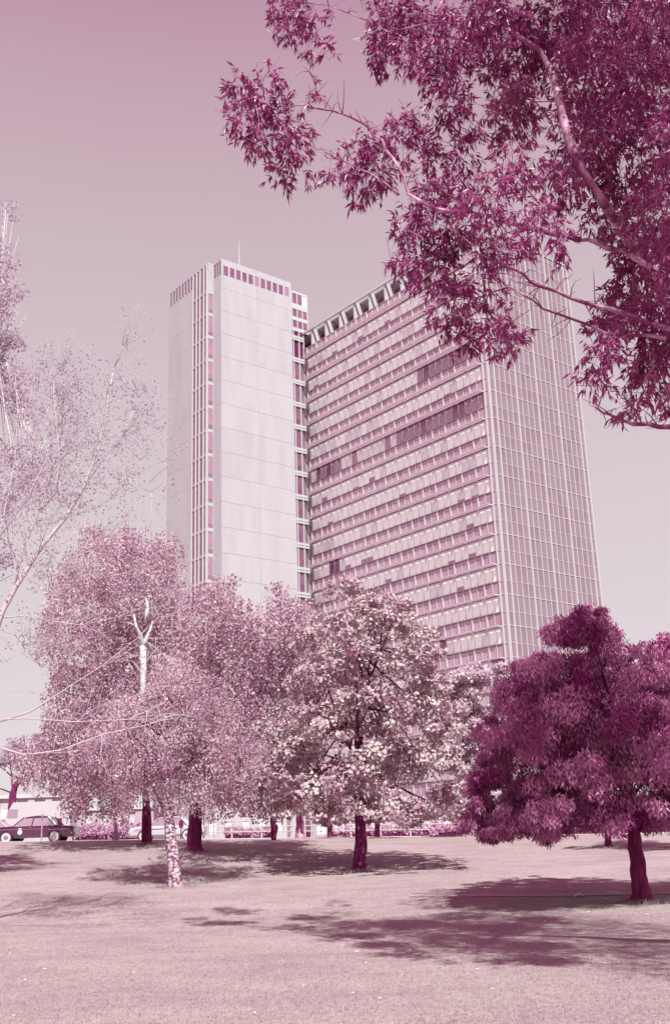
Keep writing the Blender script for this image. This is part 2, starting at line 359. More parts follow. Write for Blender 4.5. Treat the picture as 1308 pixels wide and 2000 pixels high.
for k in KS:
    z = Z0 + FH * k
    for i in range(NA + 1):
        a0 = .80 + i * PW
        if i and i % 2 == 0: place('spandrel_fin', FM, ab(a0, -.01, z - .80), T)
        elif i: place('spandrel_bar', BM, ab(a0, .02, z - .80), T)
        if k < 14 and i: gl.box(ab(a0, .15, z + 1.0), A * .022, B * .02, UZ * .97)
    hd.box(ab(.8 + NA * PW / 2 + .5, .0, z + .03), A * (NA * PW / 2 + .5), B * .06, UZ * .05)
    for i in range(0, NA + 1, 2):             # small brackets under the ledge
        gl.box(ab(.8 + i * PW, -.45, z - 1.66), A * .03, B * .38, UZ * .05)
hd.build('sill', M['spandrel2'], T); gl.build('window_bar', M['soffit'], T, kind='stuff')
for k in KS:
    z = Z0 + FH * k
    if k < 1 - 5: continue
    l = tmb(); [abox(l, .82, LA - .6, -.85 + q_ * .05, -.828 + q_ * .05, z - 1.60, z - 1.57, 0) for q_ in range(17)]; abox(l, .82, LA - .6, -.90, -.85, z - 1.62, z - 1.54, 1); l.build('ledge', [M['soffit'], M['ledge']], T, kind='stuff')
# roof terrace with tapered fins
r = tmb(); abox(r, -.05, LA + 6, .9, LB, ZR - .45, ZR - .30); abox(r, .0, LA + 6, .9, 1.0, ZR - .28, ZR + .18); abox(r, -.05, .15, -.02, .88, ZR - .45, ZR - .30); r.build('roof', M['white_metal'], T); r = tmb(); abox(r, -.05, LA + 6, -.16, -.03, ZR - .62, ZR - .28); abox(r, -.05, LA + 6, -.03, .16, ZR - .60, ZR - .30); r.build('fascia', M['white_metal'], T)
r = tmb(); abox(r, .1, LA + 5.9, 2.5, LB - .1, 71.6, ZR - .46); r.build('terrace_wall', M['dark_glass'], T)
r = tmb(); abox(r, .8, LA + 6, .25, 3.2, 71.62, 71.72); r.build('terrace_floor', M['soffit'], T)
for q in range(11):
    a0 = 1.0 + q * 3.325; f_ = tmb()
    v = []
    for a_ in (a0 - .16, a0 + .16):
        v += [ab(a_, .02, 71.75), ab(a_, 2.1, 71.75), ab(a_, 1.5, ZR - .46), ab(a_, .02, ZR - .46)]
    f_.add(v, [(0, 1, 2, 3), (7, 6, 5, 4), (0, 4, 5, 1), (1, 5, 6, 2), (2, 6, 7, 3), (3, 7, 4, 0)]); f_.build('roof_fin', M['white_metal'], T)
# service core
def solve(px, py, O, D):                      # distance along D from O (plan) under that pixel column
    r_ = ray(px, py)[:2]; return float(np.linalg.solve(np.array([[D[0], -r_[0]], [D[1], -r_[1]]]), -np.array(O)[:2])[0])
a0 = math.atan2(*ray(433, 1000)[:2]); K = np.array([math.sin(a0), math.cos(a0), 0]) * 136.3
KW = solve(573.5, 800, K, B); S1 = solve(417, 900, K, A); K1 = K + A * S1; NB = solve(404.5, 900, K1, B); K2 = K1 + B * NB
LE = solve(327.5, 850, K2, A); F0 = .12; F1 = solve(376, 850, K2, A); ZT = 81.25
def kbox(b_, O, a0, a1, b0, b1, z0, z1, mi=0):
    b_.box(O + A * (a0 + a1) / 2 + B * (b0 + b1) / 2 + UZ * (z0 + z1) / 2, A * (a1 - a0) / 2, B * (b1 - b0) / 2, UZ * (z1 - z0) / 2, mi)
c = tmb(); kbox(c, K, .06, S1 + 2, .06, KW - .06, -1, ZT - .2); kbox(c, K2, .16, LE - .06, .06, KW - NB - .1, -1, ZT - .2); c.build('core_wall', [M['joint']], T)
ZW = 78.75                                    # foot of the window strip under the parapet
zs = [ZW]; z = 76.6
while z > 0: zs.append(z); z -= 3.52
zs.append(0.)
cuts = [0, KW * .50, KW]
for q in range(len(zs) - 1):
    cc = cuts if q else cuts
    for i in range(2):
        p_ = tmb(); kbox(p_, K, -.02, .10, cuts[i] + (.012 if i else 0), cuts[i + 1] - (.012 if i == 0 else 0), zs[q + 1] + .015, zs[q] - .015); p_.build('wall_panel', [M['white_wall'], M['white_wall2']][int(rng.random() < .5)], T)
    p_ = tmb(); kbox(p_, K, .10, S1, -.02, .1, zs[q + 1] + .01, zs[q] - .01); p_.build('wall_panel', M['white_wall'], T)
    p_ = tmb(); kbox(p_, K2, F1 + .06, LE, -.02, .1, zs[q + 1] + .01, zs[q] - .01); p_.build('wall_panel', M['white_wall'], T)
    for bb in (KW - .1,):
        p_ = tmb(); kbox(p_, K, .10, S1 + 2, KW - .06, KW, zs[q + 1] + .01, zs[q] - .01); p_.build('wall_panel', M['white_wall'], T)
# window strips and parapets
PAR = tmb()
kbox(PAR, K, -.02, .10, 0, KW, 80.25, ZT); kbox(PAR, K, .10, S1, -.02, .10, 80.95, ZT); kbox(PAR, K2, 0, LE, -.02, .10, ZT - .35, ZT - .05)
kbox(PAR, K, .10, S1 + 2, .10, KW, ZT - .2, ZT - .02); kbox(PAR, K2, .10, LE, .10, KW - NB, ZT - .24, ZT - .06); kbox(PAR, K1, -.0, .13, NB + .1, -.0, 79.9, ZT)
PAR.build('parapet', M['white_wall'], T)
NWN = 11; pwn = (KW - .5) / NWN
fm = tmb()
for i in range(NWN + 1): kbox(fm, K, -.02, .10, (.25 + i * pwn - .16) if i else 0, (.25 + i * pwn + .14) if i < NWN else KW, ZW, 80.25)
for i in range(3): kbox(fm, K, .1 + S1 / 3 * (i + .62), .1 + S1 / 3 * (i + .82), -.02, .1, ZW, 80.95)
nb = 8
for i in range(nb + 1):
    aa = F1 + .1 + (LE - F1 - .2) * i / nb; kbox(fm, K2, aa - .16, aa + .16, -.02, .1, ZW - .2, ZT - .35)
fm.build('window_pier', M['white_wall2'], T, kind='stuff')
for i in range(NWN):
    g = tmb(); kbox(g, K, .02, .05, .25 + i * pwn + .15, .25 + (i + 1) * pwn - .17, ZW + .01, 80.24); g.build('core_window', M['mid_window'] if i in (5, 10) else M['dark_glass'], T)
g = tmb(); kbox(g, K, .12, S1 - .02, .03, .055, ZW, 80.94); g.build('core_window', M['dark_glass'], T); g = tmb(); kbox(g, K2, F1 + .1, LE - .1, .03, .055, ZW - .2, ZT - .36); g.build('core_window', M['dark_glass'], T)
# stair glazing: vertical fins on the left side and the narrow window stack of the return
g = tmb(); kbox(g, K2, .14, F1, .03, .055, 0, ZT - .36); g.build('stair_glass', M['dark_glass'], T)
nf = 5
fx = [solve(x_, 1070, K2, A) for x_ in (397, 389, 382)]
for aa in [.1] + fx + [F1]:
    f_ = tmb(); kbox(f_, K2, aa - .075, aa + .075, -.14, .03, 0, ZT - .36); f_.build('stair_fin', M['white_metal'], T)
for q in range(1, len(zs) - 1): g = tmb(); kbox(g, K2, .2, F1 - .1, -.04, .03, zs[q] - .18, zs[q] + .22); g.build('stair_spandrel', M['spandrel'], T)
bw_ = -NB
for q in range(1, len(zs) - 1):
    g = tmb(); kbox(g, K1, .0, .05, NB + .16, -.1, zs[q + 1] + .75, zs[q] - .25, 0); kbox(g, K1, -.01, .04, NB + .16, -.1, zs[q + 1] + .25, zs[q + 1] + .70, 1); g.build('stair_window', [M['mid_window'], M['glass_side2']], T)
g = tmb()
for q in range(1, len(zs)): kbox(g, K1, -.03, .06, NB + .14, -.08, zs[q] - .24, zs[q] + .24)
kbox(g, K1, -.03, .06, NB + .14, -.08, 76.85, 79.9)
kbox(g, K1, -.06, .1, NB, NB + .13, 0, 79.9); kbox(g, K1, -.06, .02, -.1, -.0, 0, 79.9); g.build('stair_frame', M['white_wall2'], T)
# link between core and slab, and its taller roof room
LAO = LA + .1
lw = tmb(); abox(lw, LAO + .1, LAO + 5, -5, .3, 0, 75); abox(lw, LAO + .1, LAO + 5, -5, 1.0, 75, ZT - .1); lw.build('link_wall', M['darker'], T)
lm = [-4.0, -2.9, -1.9, -.85, .0]
for k in KS:
    z = Z0 + FH * k; 
    for i in range(4):
        g = tmb(); abox(g, LAO + .02, LAO + .05, lm[i] + .08, lm[i + 1] - .08, z - 1.45 - .1, z + 1.2)
        if k < 14: g.build('link_window', M['dark_glass'] if i < 3 else M['glass_side2'], T)
fr = tmb()
for k in KS:
    z = Z0 + FH * k
    if k < 15: abox(fr, LAO - .15, LAO + .1, -4.5, -.02, z + 1.22, z + 1.50); abox(fr, LAO - .1, LAO + .1, -4.5, -.02, z + 1.62, z + 1.98)
for x_ in lm: abox(fr, LAO - .12, LAO + .1, x_ - .07, x_ + .07, 0, 74.8)
fr.build('link_frame', M['white_metal'], T)
g = tmb(); fr = tmb(); um = [-4., -2.95, -2.0, -1.05, -.1, .85]
for i in range(5):
    for (z0, z1, mi) in ((75.2, 76.4, 0), (77.0, 78.3, 0), (79.2, 80.9, 0)): abox(g, LAO + .02, LAO + .05, um[i] + .07, um[i + 1] - .07, z0, z1, 1 if i > 3 and z0 > 77 else 0)
g.build('roof_room_window', [M['dark_glass'], M['blind2']], T)
for x_ in um: abox(fr, LAO - .06, LAO + .1, x_ - .07, x_ + .07, 74.6, ZT - .1)
for (z0, z1) in ((74.6, 75.2), (76.4, 77.0), (78.3, 79.2), (80.9, ZT)): abox(fr, LAO - .03, LAO + .1, -4.5, .90, z0, z1)
fr.build('roof_room_frame', M['white_metal'], T)
Pa = K + B * 4 + A * 3
an = tmb(); pa = at(467, 520, 134 * math.cos(0)); Pt = at(467, 470, 138); Pb = at(468, 540, 138)
an.tube([(Pt[0], Pt[1], ZT - 1), (Pt[0], Pt[1], 83.4), (Pt[0], Pt[1], Pt[2])], [.10, .07, .035], 6); an.build('antenna', M['white_metal'], T)

# ------------------------------------------------------------------ trees
DENS = 2.8
def sph(n): return nrm(rng.normal(size=(n, 3)))
def crown(tree, blobs, dist, R_m, cx, leaf, dens, droop=0., flat=.8, layers=True, mats=None, long=False, clump=.42, off=(0, 0, 0), shell=.55, strands=0, cull=None, ln=.0, nj=.75, dj=0, pick=None, name='crown'):
    """blobs: (px, py, r_px[, density]) outlines at this tree's own distance, filled out in depth to a round crown"""
    mpp = dist / 2150.; PP, DD, NN = [], [], []
    for bl in blobs:
        px, py, rp = bl[:3]; de = bl[3] if len(bl) > 3 else 1.
        r_ = rp * mpp; dx = (px - cx) * mpp; ext = math.sqrt(max(R_m * R_m - dx * dx, (r_ * .6) ** 2)) * .85 if layers else 0
        nl = max(1, int(round(ext * 1.5 / r_))) if layers else 1
        for q in range(nl):
            d = (((q + .5) / nl * 2 - 1) * ext if nl > 1 else 0) + (rng.normal() * dj)
            c = at(px, py, dist + d + off[1])
            if layers: c[2] -= d * .0
            nc = max(3, int(7 * (rp / 45.) ** 2 * (.42 / clump) ** 2 * .6)) ; 
            nleaf = int(DENS * dens * de * math.pi * rp * rp / ((leaf[0] / mpp) * (leaf[1] / mpp) * .55) / max(1, nl ** .75)); per = max(3, nleaf // nc)
            cd = sph(nc); cr_ = r_ * (shell + (1 - shell) * rng.random((nc, 1))); cc_ = c + cd * cr_ * [1, 1, flat]
            dirs = sph(nc * per); rad = clump * r_ * rng.random((nc * per, 1)) ** .5
            o_ = np.repeat(cc_, per, 0) + dirs * rad * [1, 1, .55 if not droop else .8]
            if strands:
                sid = rng.integers(0, max(2, per // 15), nc * per) + np.repeat(np.arange(nc), per) * 50
                st = rng.normal(0, clump * r_ * .55, (nc * 50 + 60, 2)); o_ = np.repeat(cc_, per, 0); o_[:, :2] += st[sid]; o_[:, 2] += (rng.random(nc * per) - .75) * strands; o_[:, :2] += rng.normal(0, .055, (nc * per, 2))
            outw = nrm(np.repeat(cd, per, 0) * .7 + dirs * .6 + [0, 0, .35])
            D = nrm(sph(nc * per) * (1 - droop * .5) + [0, 0, -droop * 1.6]); Nn = nrm(outw + sph(nc * per) * nj)
            PP.append(o_); DD.append(D); NN.append(Nn)
    P, D, Nn = np.concatenate(PP), np.concatenate(DD), np.concatenate(NN)
    g_ = gz(P[:, 0], P[:, 1]); keep = P[:, 2] > g_ + .4
    if cull is not None: keep &= ~cull(P)
    P, D, Nn = P[keep], D[keep], Nn[keep]; k_ = .65 + .7 * rng.random(len(P)); L = leaf[0] * k_; W = leaf[1] * k_ * (.8 + .4 * rng.random(len(P)))
    base = np.array(tree.location)
    if pick: return P, D, Nn, L, W
    V, F = leaves(P - base, D, Nn, L, W, long); return link(name, fast_mesh(name, V, F), mats, tree, kind='stuff')
def bez(p0, p1, sag, n=6):
    p0, p1 = np.array(p0, float), np.array(p1, float); mid = (p0 + p1) / 2 + np.array(sag); t = np.linspace(0, 1, n)[:, None]
    return list((1 - t) ** 2 * p0 + 2 * t * (1 - t) * mid + t * t * p1)
def tree(kind, label, basepx, trunk_px, tr, dist, bark, blobs, cx, R_m, leaf, dens, lmat, group='park trees on the lawn', nb=9, bflare=1.5, lfilt=None, ntw=2, basept=None, **kw):
    g = ground_at(*basepx) if basept is None else np.array(basept, float)
    dist = g[1] if dist is None else dist
    t = empty(kind, g, label, 'tree', group); tm = MB(g)
    pts = [g + (0, 0, -.15), g + (0, 0, .25)] + [at(x_, y_, g[1]) for x_, y_ in trunk_px]; n_ = len(pts)
    # subdivide for an uneven bole
    P2 = []; R2 = []
    rad = [tr * bflare, tr * 1.12] + list(np.linspace(tr, tr * .35, n_ - 2))
    for i in range(n_ - 1):
        for q in range(4):
            f = q / 4; P2.append(pts[i] * (1 - f) + pts[i + 1] * f + rng.normal(0, tr * .06, 3) * (1, 1, 0)); R2.append(rad[i] * (1 - f) + rad[i + 1] * f)
    P2.append(pts[-1]); R2.append(rad[-1]); tm.tube(P2, R2, 12, wob=.16); tm.build('trunk', bark, t, smooth=True)
    lb = MB(g); top = pts[2:]
    for q in range(nb):
        bl = blobs[int(rng.integers(len(blobs)))] if q >= len(blobs) else blobs[(q * 7) % len(blobs)]
        s_ = top[min(len(top) - 1, int(rng.integers(max(1, len(top) // 3), len(top))))]; mpp = g[1] / 2150; dx = (bl[0] - cx) * mpp
        e_ = at(bl[0], bl[1], g[1] + rng.normal() * min(R_m, 3.5) * .45 + max(0, kw.get('off', (0, 0))[1])); r0 = tr * (.18 + .14 * rng.random())
        pp = bez(s_, e_, (0, 0, -abs(e_[2] - s_[2]) * .15 + .3)); lb.tube(pp, np.linspace(r0, r0 * .22, 6), 6, wob=.2)
        for w_ in range(ntw):
            s2 = pp[2 + w_ % 3]; e2 = e_ + rng.normal(0, bl[2] * mpp * .6, 3); lb.tube(bez(s2, e2, (0, 0, .1), 4), np.linspace(r0 * .4, r0 * .1, 4), 4)
    lb.build('branches', M['bark_dark'] if bark is M['bark_birch'] else bark, t, smooth=True)
    crown(t, blobs, g[1] if dist is None else dist, R_m, cx, leaf, dens, mats=lmat, **kw); return t

A_B = [(180, 1050, 26, .6), (240, 1062, 42), (310, 1082, 40), (150, 1120, 44, .7), (230, 1140, 66), (320, 1150, 52), (112, 1190, 30, .8), (98, 1240, 26, .6), (170, 1220, 50, .8), (260, 1230, 66), (340, 1220, 50), (150, 1310, 44), (230, 1320, 66), (320, 1320, 56), (120, 1400, 46), (200, 1410, 60), (290, 1410, 56), (110, 1480, 46), (62, 1470, 34), (180, 1490, 50), (260, 1490, 48), (150, 1545, 26), (222, 1545, 30)]
def cullA(P):
    q = (P - [0, 0, EYE]) @ RW; X = 654 + FPX * q[:, 0] / -q[:, 2]; Y = 1000 - FPX * q[:, 1] / -q[:, 2]
    return (X > 262) & (X < 303) & (Y > 1190) & (Y < 1365) & (P[:, 1] < 48.2)
tree('birch_tree', 'tallest weeping birch at left with white upper trunk forking in the crown', (287, 1651), [(287, 1600), (284, 1500)], .23, 55, M['bark_dark'], A_B, 220, 6.5, (.12, .085), 1.25, M['leaf_birch_d'], droop=.5, strands=1.5, nb=14, cull=cullA, off=(0, -3.0), basept=(*at(287, 1651, 54)[:2], gz(*at(287, 1651, 54)[:2])))  # lower bole in dark bark: crown shade put into its colour
tA = [o for o in bpy.data.objects if o.name.startswith('birch_tree')][0]; ub = MB(tA.location)
Y_ = 47.0
ub.tube([at(285, 1560, Y_ + 6), at(284, 1510, Y_ + 3), at(280, 1440, Y_ + .6), at(279, 1370, Y_), at(281, 1300, Y_), at(279, 1262, Y_)], [.17, .17, .15, .13, .14, .13], 8, wob=.15)
ub.tube([at(279, 1266, Y_), at(274, 1240, Y_), at(266, 1224, Y_ - .5), at(262, 1200, Y_)], [.12, .10, .07, .04], 7, wob=.15)
ub.tube([at(279, 1266, Y_), at(286, 1248, Y_), at(294, 1230, Y_), at(299, 1212, Y_)], [.11, .09, .07, .03], 7, wob=.15)
ub.tube([at(283, 1215, Y_), at(288, 1195, Y_), at(289, 1180, Y_), at(284, 1165, Y_)], [.06, .10, .06, .03], 7, wob=.2)
for (xa_, ya_, xb_, yb_) in ((299, 1212, 318, 1180), (262, 1200, 246, 1168), (284, 1165, 296, 1128), (279, 1320, 258, 1290), (281, 1300, 312, 1262), (266, 1224, 240, 1215), (299, 1212, 296, 1178)):
    ub.tube(bez(at(xa_, ya_, Y_), at(xb_, yb_, Y_ - .4), (0, 0, .12), 5), [.045, .035, .028, .02, .01], 5)
ub.build('upper_trunk', M['bark_white'], tA, smooth=True, label='white sunlit upper trunk forking in two')
B_B = [(432, 1158, 34), (385, 1180, 44), (460, 1215, 56), (545, 1160, 22, .6), (580, 1200, 36), (540, 1225, 50), (400, 1260, 60), (480, 1290, 70), (560, 1280, 60), (420, 1350, 66), (520, 1370, 66), (590, 1340, 42), (380, 1440, 60), (460, 1450, 70), (550, 1450, 56), (430, 1510, 50), (510, 1520, 48), (545, 1500, 40), (600, 1270, 42), (612, 1340, 40), (600, 1420, 42)]
tree('birch_tree', 'weeping broad birch behind the mottled trunk with thick dark bole', (380, 1664), [(382, 1600), (385, 1520), (400, 1400), (430, 1300)], .28, None, M['bark_dark'], B_B, 480, 6.5, (.11, .08), 1.25, M['leaf_birch_d'], droop=.5, strands=1.3, nb=14, bflare=1.7, off=(0, -2.0))
C_B = [(235, 1400, 44), (200, 1455, 40), (330, 1320, 50, .7), (300, 1380, 56), (370, 1360, 62), (440, 1390, 62), (340, 1440, 62), (420, 1460, 62), (282, 1470, 50), (480, 1470, 50), (250, 1510, 32), (330, 1515, 44), (405, 1520, 40), (466, 1515, 34)]
tree('birch_tree', 'small front birch with pale mottled leaning trunk on the lawn', (343, 1733), [(338, 1670), (330, 1600), (322, 1520), (318, 1440), (325, 1360)], .17, None, M['bark_birch'], C_B, 350, 3.3, (.068, .05), 1.1, M['leaf_birch_d'], droop=.6, strands=1.1, clump=.55, off=(0, 1.9), nb=12)
D_B = [(730, 1170, 34), (775, 1190, 34), (825, 1240, 34), (610, 1250, 36), (840, 1345, 44), (868, 1425, 44), (560, 1430, 40), (560, 1520, 44), (600, 1400, 44), (672, 1150, 36), (715, 1195, 52), (655, 1235, 58), (765, 1220, 50), (805, 1290, 56), (695, 1300, 76), (622, 1320, 46), (735, 1390, 80), (820, 1380, 60), (645, 1420, 66), (585, 1465, 44), (850, 1470, 56), (765, 1490, 76), (672, 1520, 66), (592, 1550, 56), (880, 1560, 52), (805, 1585, 44), (722, 1580, 44), (645, 1590, 38), (552, 1580, 26), (905, 1600, 26)]
tree('maple_tree', 'broad cone shaped maple with bright clumped leaves in the centre', (702, 1700), [(704, 1650), (703, 1600), (700, 1500), (698, 1380), (690, 1260)], .20, None, M['bark_dark'], D_B, 715, 3.9, (.125, .11), 1.15, M['leaf_maple'], nj=.38, flat=.6, clump=.36, shell=.72, nb=20)
E_B = [(872, 1335, 42), (915, 1330, 46), (960, 1325, 44), (1005, 1330, 36), (900, 1400, 56), (965, 1410, 60), (905, 1480, 60), (965, 1500, 60), (930, 1560, 50), (880, 1560, 40)]
tree('plane_tree', 'hazy pale tree half hidden between the maple and dark tree', (905, 1637), [(905, 1600), (905, 1500), (910, 1420)], .2, 59, M['bark_grey'], E_B, 915, 2.6, (.17, .13), 4.0, M['leaf_mid'], flat=.6, nb=8, basept=(*at(905, 1637, 59)[:2], gz(*at(905, 1637, 59)[:2])))
F_B = [(1150, 1300, 44), (1000, 1600, 36), (1060, 1625, 26), (960, 1625, 24), (925, 1605, 30), (965, 1480, 40), (1030, 1310, 36), (1150, 1210, 36), (1125, 1228, 46), (1080, 1240, 26), (1180, 1252, 44), (1062, 1290, 42), (1240, 1290, 52), (1010, 1360, 54), (1090, 1360, 76), (1180, 1370, 86), (1290, 1350, 60), (1360, 1400, 80), (965, 1430, 40), (1040, 1450, 76), (1140, 1470, 86), (1250, 1470, 86), (1350, 1500, 80), (962, 1540, 48), (1040, 1560, 62), (942, 1588, 34), (1120, 1575, 56), (1200, 1580, 50), (1290, 1580, 56), (1370, 1570, 60), (985, 1610, 26), (1070, 1600, 36)]
tree('evergreen_tree', 'dense dark evergreen at right with smooth single trunk', (1252, 1763), [(1246, 1700), (1238, 1640), (1230, 1560), (1215, 1460), (1190, 1350)], .175, None, M['bark_dark'], F_B, 1150, 2.9, (.11, .030), 2.2, M['leaf_dark'], droop=.55, long=True, nb=20, bflare=1.9)
G_B = [(1292, 1262, 36), (1270, 1320, 34), (1325, 1310, 46), (1300, 1380, 50), (1260, 1400, 40), (1330, 1450, 60), (1290, 1500, 50), (1350, 1550, 50)]
tree('evergreen_tree', 'darker tree rising behind the right evergreen at the frame edge', (1330, 1655), [(1328, 1600), (1320, 1450), (1310, 1350)], .25, 42, M['bark_dark'], G_B, 1320, 2.5, (.15, .06), 1.4, M['leaf_dark'], droop=.4, nb=8, basept=(*at(1330, 1655, 42)[:2], gz(*at(1330, 1655, 42)[:2])))
small = [
    ('slim dark trunked tree seen under the maple left of its bole', (645, 1643), [(643, 1600), (642, 1560)], .13, 59, M['bark_dark'], [(640, 1555, 34), (620, 1520, 30), (662, 1530, 30)], .95, M['leaf_mid']),
    ('small tree seen under the maple right of its bole', (737, 1646), [(736, 1600), (735, 1560)], .13, 57, M['bark_dark'], [(740, 1560, 38), (765, 1530, 34), (715, 1530, 30)], .95, M['leaf_mid']),
    ('pale trunked street tree left under the maple branches', (585, 1645), [(585, 1600), (584, 1560)], .19, 60, M['bark_grey'], [(585, 1540, 34), (560, 1520, 30), (610, 1520, 30)], .95, M['leaf_mid']),
    ('small tree seen below the dark evergreen crown', (1187, 1655), [(1187, 1625), (1185, 1590)], .12, 44, M['bark_dark'], [(1185, 1590, 36), (1150, 1600, 30), (1225, 1595, 32), (1110, 1610, 24)], 1.0, M['leaf_dark']),
    ('far forked street tree behind the parked cars at left', (22, 1600), [(24, 1575), (26, 1550), (34, 1525), (52, 1500)], .30, 80, M['bark_dark'], [(50, 1500, 30, .7), (-20, 1480, 40), (20, 1470, 34, .6), (60, 1500, 26, .6), (-40, 1530, 40), (45, 1440, 30, .5)], .8, M['leaf_pale']),
]
for lab, bp_, tp, tr_, ds, bk, bl, dn, lm_ in small:
    g = at(*bp_, ds); tree('park_tree', lab, bp_, tp, tr_, ds, bk, bl, bp_[0], 1.5, (.16, .12), dn, lm_, nb=5, flat=.7, basept=(g[0], g[1], gz(g[0], g[1])), layers=True, group='small trees near the road')

# far tree mass glimpsed beyond the road
for i, (px, w_, top, lab) in enumerate([(1010, 80, 1500, 'far pale tree left of the dark evergreen trunk line'), (330, 60, 1560, 'low pale tree beyond the road between two dark trunks')]):
    g = at(px, 1630, 95 + 6 * i); tree('park_tree', lab, (px, 1640), [(px, 1600), (px, top + 50)], .22, g[1], M['bark_dark'], [(px, top + 30, 34), (px - 30, top + 60, 30), (px + 32, top + 60, 32)], px, 2.2, (.25, .2), .9, M['leaf_pale'], nb=4, flat=.8, basept=(g[0], g[1], gz(g[0], g[1])), group='small trees near the road')

# sparse trees at the left edge, leaf and bark colours paled for flare
g = np.array([-8.6, 22.0, 0.]); g[2] = gz(g[0], g[1])
PT = empty('elm_tree', g, 'pale half bare tree leaning in from the left edge with long arching branches', 'tree')
pm = MB(g); D0 = 22.
limbs = [[(-95, 1640), (-80, 1500), (-40, 1330), (5, 1195), (30, 1150), (80, 1070), (130, 1010), (165, 950), (195, 870), (210, 790), (222, 720)],
         [(30, 1145), (45, 1070), (78, 1000), (105, 920), (120, 850), (125, 780), (128, 730)], [(78, 1000), (112, 960), (116, 880), (108, 800), (104, 740)],
         [(-40, 1100), (25, 1015), (60, 960), (90, 900), (100, 850)], [(-60, 1430), (60, 1390), (130, 1345), (200, 1300), (270, 1245), (310, 1205)],
         [(-60, 1410), (50, 1403), (150, 1410), (250, 1405), (325, 1372)], [(-70, 1440), (50, 1475), (120, 1465), (200, 1435), (290, 1415), (340, 1395)],
         [(120, 1465), (170, 1420), (230, 1375), (290, 1345)], [(0, 1207), (40, 1203), (100, 1213), (160, 1221), (230, 1205), (280, 1185)],
         [(-60, 1250), (-20, 1120), (10, 1000), (30, 900), (35, 800), (30, 720)], [(130, 1010), (190, 990), (240, 960), (262, 930)], [(0, 1230), (30, 1240), (60, 1280), (80, 1300)], [(-10, 1140), (30, 1120), (80, 1130), (120, 1170)], [(165, 950), (200, 900), (240, 850), (262, 800)], [(80, 1070), (130, 1060), (180, 1075)]]
rad0 = [.10, .05, .035, .05, .04, .03, .045, .02, .03, .05, .02, .02, .02, .022, .015]
tips = []
for li, (l, r0) in enumerate(zip(limbs, rad0)):
    off = 0 if li == 0 else rng.normal() * .5
    pts = [at(x_, y_, D0 + off * min(1, i / 2)) for i, (x_, y_) in enumerate(l)]
    if li == 0: pts = [g + (0, 0, -.1)] + pts[1:]; rr = [.18, .12, .08] + list(np.linspace(.058, .008, len(pts) - 3))
    else: rr = list(np.linspace(r0 * .48, .005, len(pts)))
    pm.tube(pts, rr, 7)
    for i in range(2 if li else 5, len(pts)):
        for q in range(3 if li in (4, 5, 6, 7, 8) else 7):
            s_ = pts[i - 1] * .5 + pts[i] * .5 if q % 2 else pts[i]; d = nrm(rng.normal(size=3) * (1, .8, .7) + ((0.4, 0, .8) if li not in (4, 5, 6, 7, 8) else (.8, 0, .1))); e_ = s_ + d * (.35 + .8 * rng.random())
            pm.tube(bez(s_, e_, rng.normal(0, .08, 3), 4), [.007, .006, .004, .002], 4); tips.append(e_)
            for q2 in range(3): e2 = e_ + rng.normal(0, .28, 3); pm.tube([s_ * .4 + e_ * .6, e2], [.005, .002], 3); tips.append(e2)
pm.build('trunk', M['bark_pale'], PT, smooth=True)
tips = np.array(tips); tips = tips[(tips[:, 2] > 5.2)]
P = np.repeat(tips, 9, 0) + rng.normal(0, .11, (len(tips) * 9, 3)); n = len(P); V, F = leaves(P - g, sph(n), sph(n), .04 + .03 * rng.random(n), .03 + .02 * rng.random(n)); link('crown', fast_mesh('crown', V, F), M['leaf_pale'], PT, kind='stuff')
g = np.array([-11.9, 32.0, 0]); g[2] = gz(g[0], g[1]); 
tree('poplar_tree', 'tall narrow pale tree cut off by the left edge', (0, 0), [(-60, 1400), (-50, 1100), (-40, 800), (-30, 500)], .24, 32, M['bark_pale'],
     [(12, 410, 26, .5), (-5, 490, 46, .7), (12, 560, 40, .7), (-15, 620, 60, .7), (20, 660, 40, .7), (0, 740, 62, .7), (32, 790, 46, .6), (-30, 860, 80, .5), (30, 900, 60, .35), (90, 860, 60, .15), (-20, 990, 90, .35), (80, 960, 70, .12), (-30, 1100, 80, .3)], -20, 1.3, (.10, .07), 0.7, M['leaf_pale'], nb=22, clump=.7, basept=g, ntw=4, dj=.4)

TV = []
for bx_, by_, rr_ in [(*o.location[:2], .32) for o in bpy.data.objects if o.type == 'EMPTY' and o.get('category') == 'tree' and o.location[1] < 60]:
    n = 500; a = rng.random(n) * 6.283; r_ = rr_ + np.abs(rng.normal(0, .22, n)); x = bx_ + r_ * np.cos(a); y = by_ + r_ * np.sin(a); P = np.stack([x, y, gz(x, y) - .01], 1)
    d = np.stack([np.cos(a + 1.3), np.sin(a + 1.3), 0 * a], 1) * .009; tip = P + np.stack([rng.normal(0, .03, n), rng.normal(0, .03, n), .05 + .10 * rng.random(n)], 1); TV.append(np.stack([P - d, P + d, tip], 1).reshape(-1, 3))
V = np.concatenate(TV); link('grass_tufts', fast_mesh('grass_tufts', V, np.arange(len(V)).reshape(-1, 3)), M['blade'], kind='stuff', label='longer grass left unmown round the feet of the trees', cat='grass')

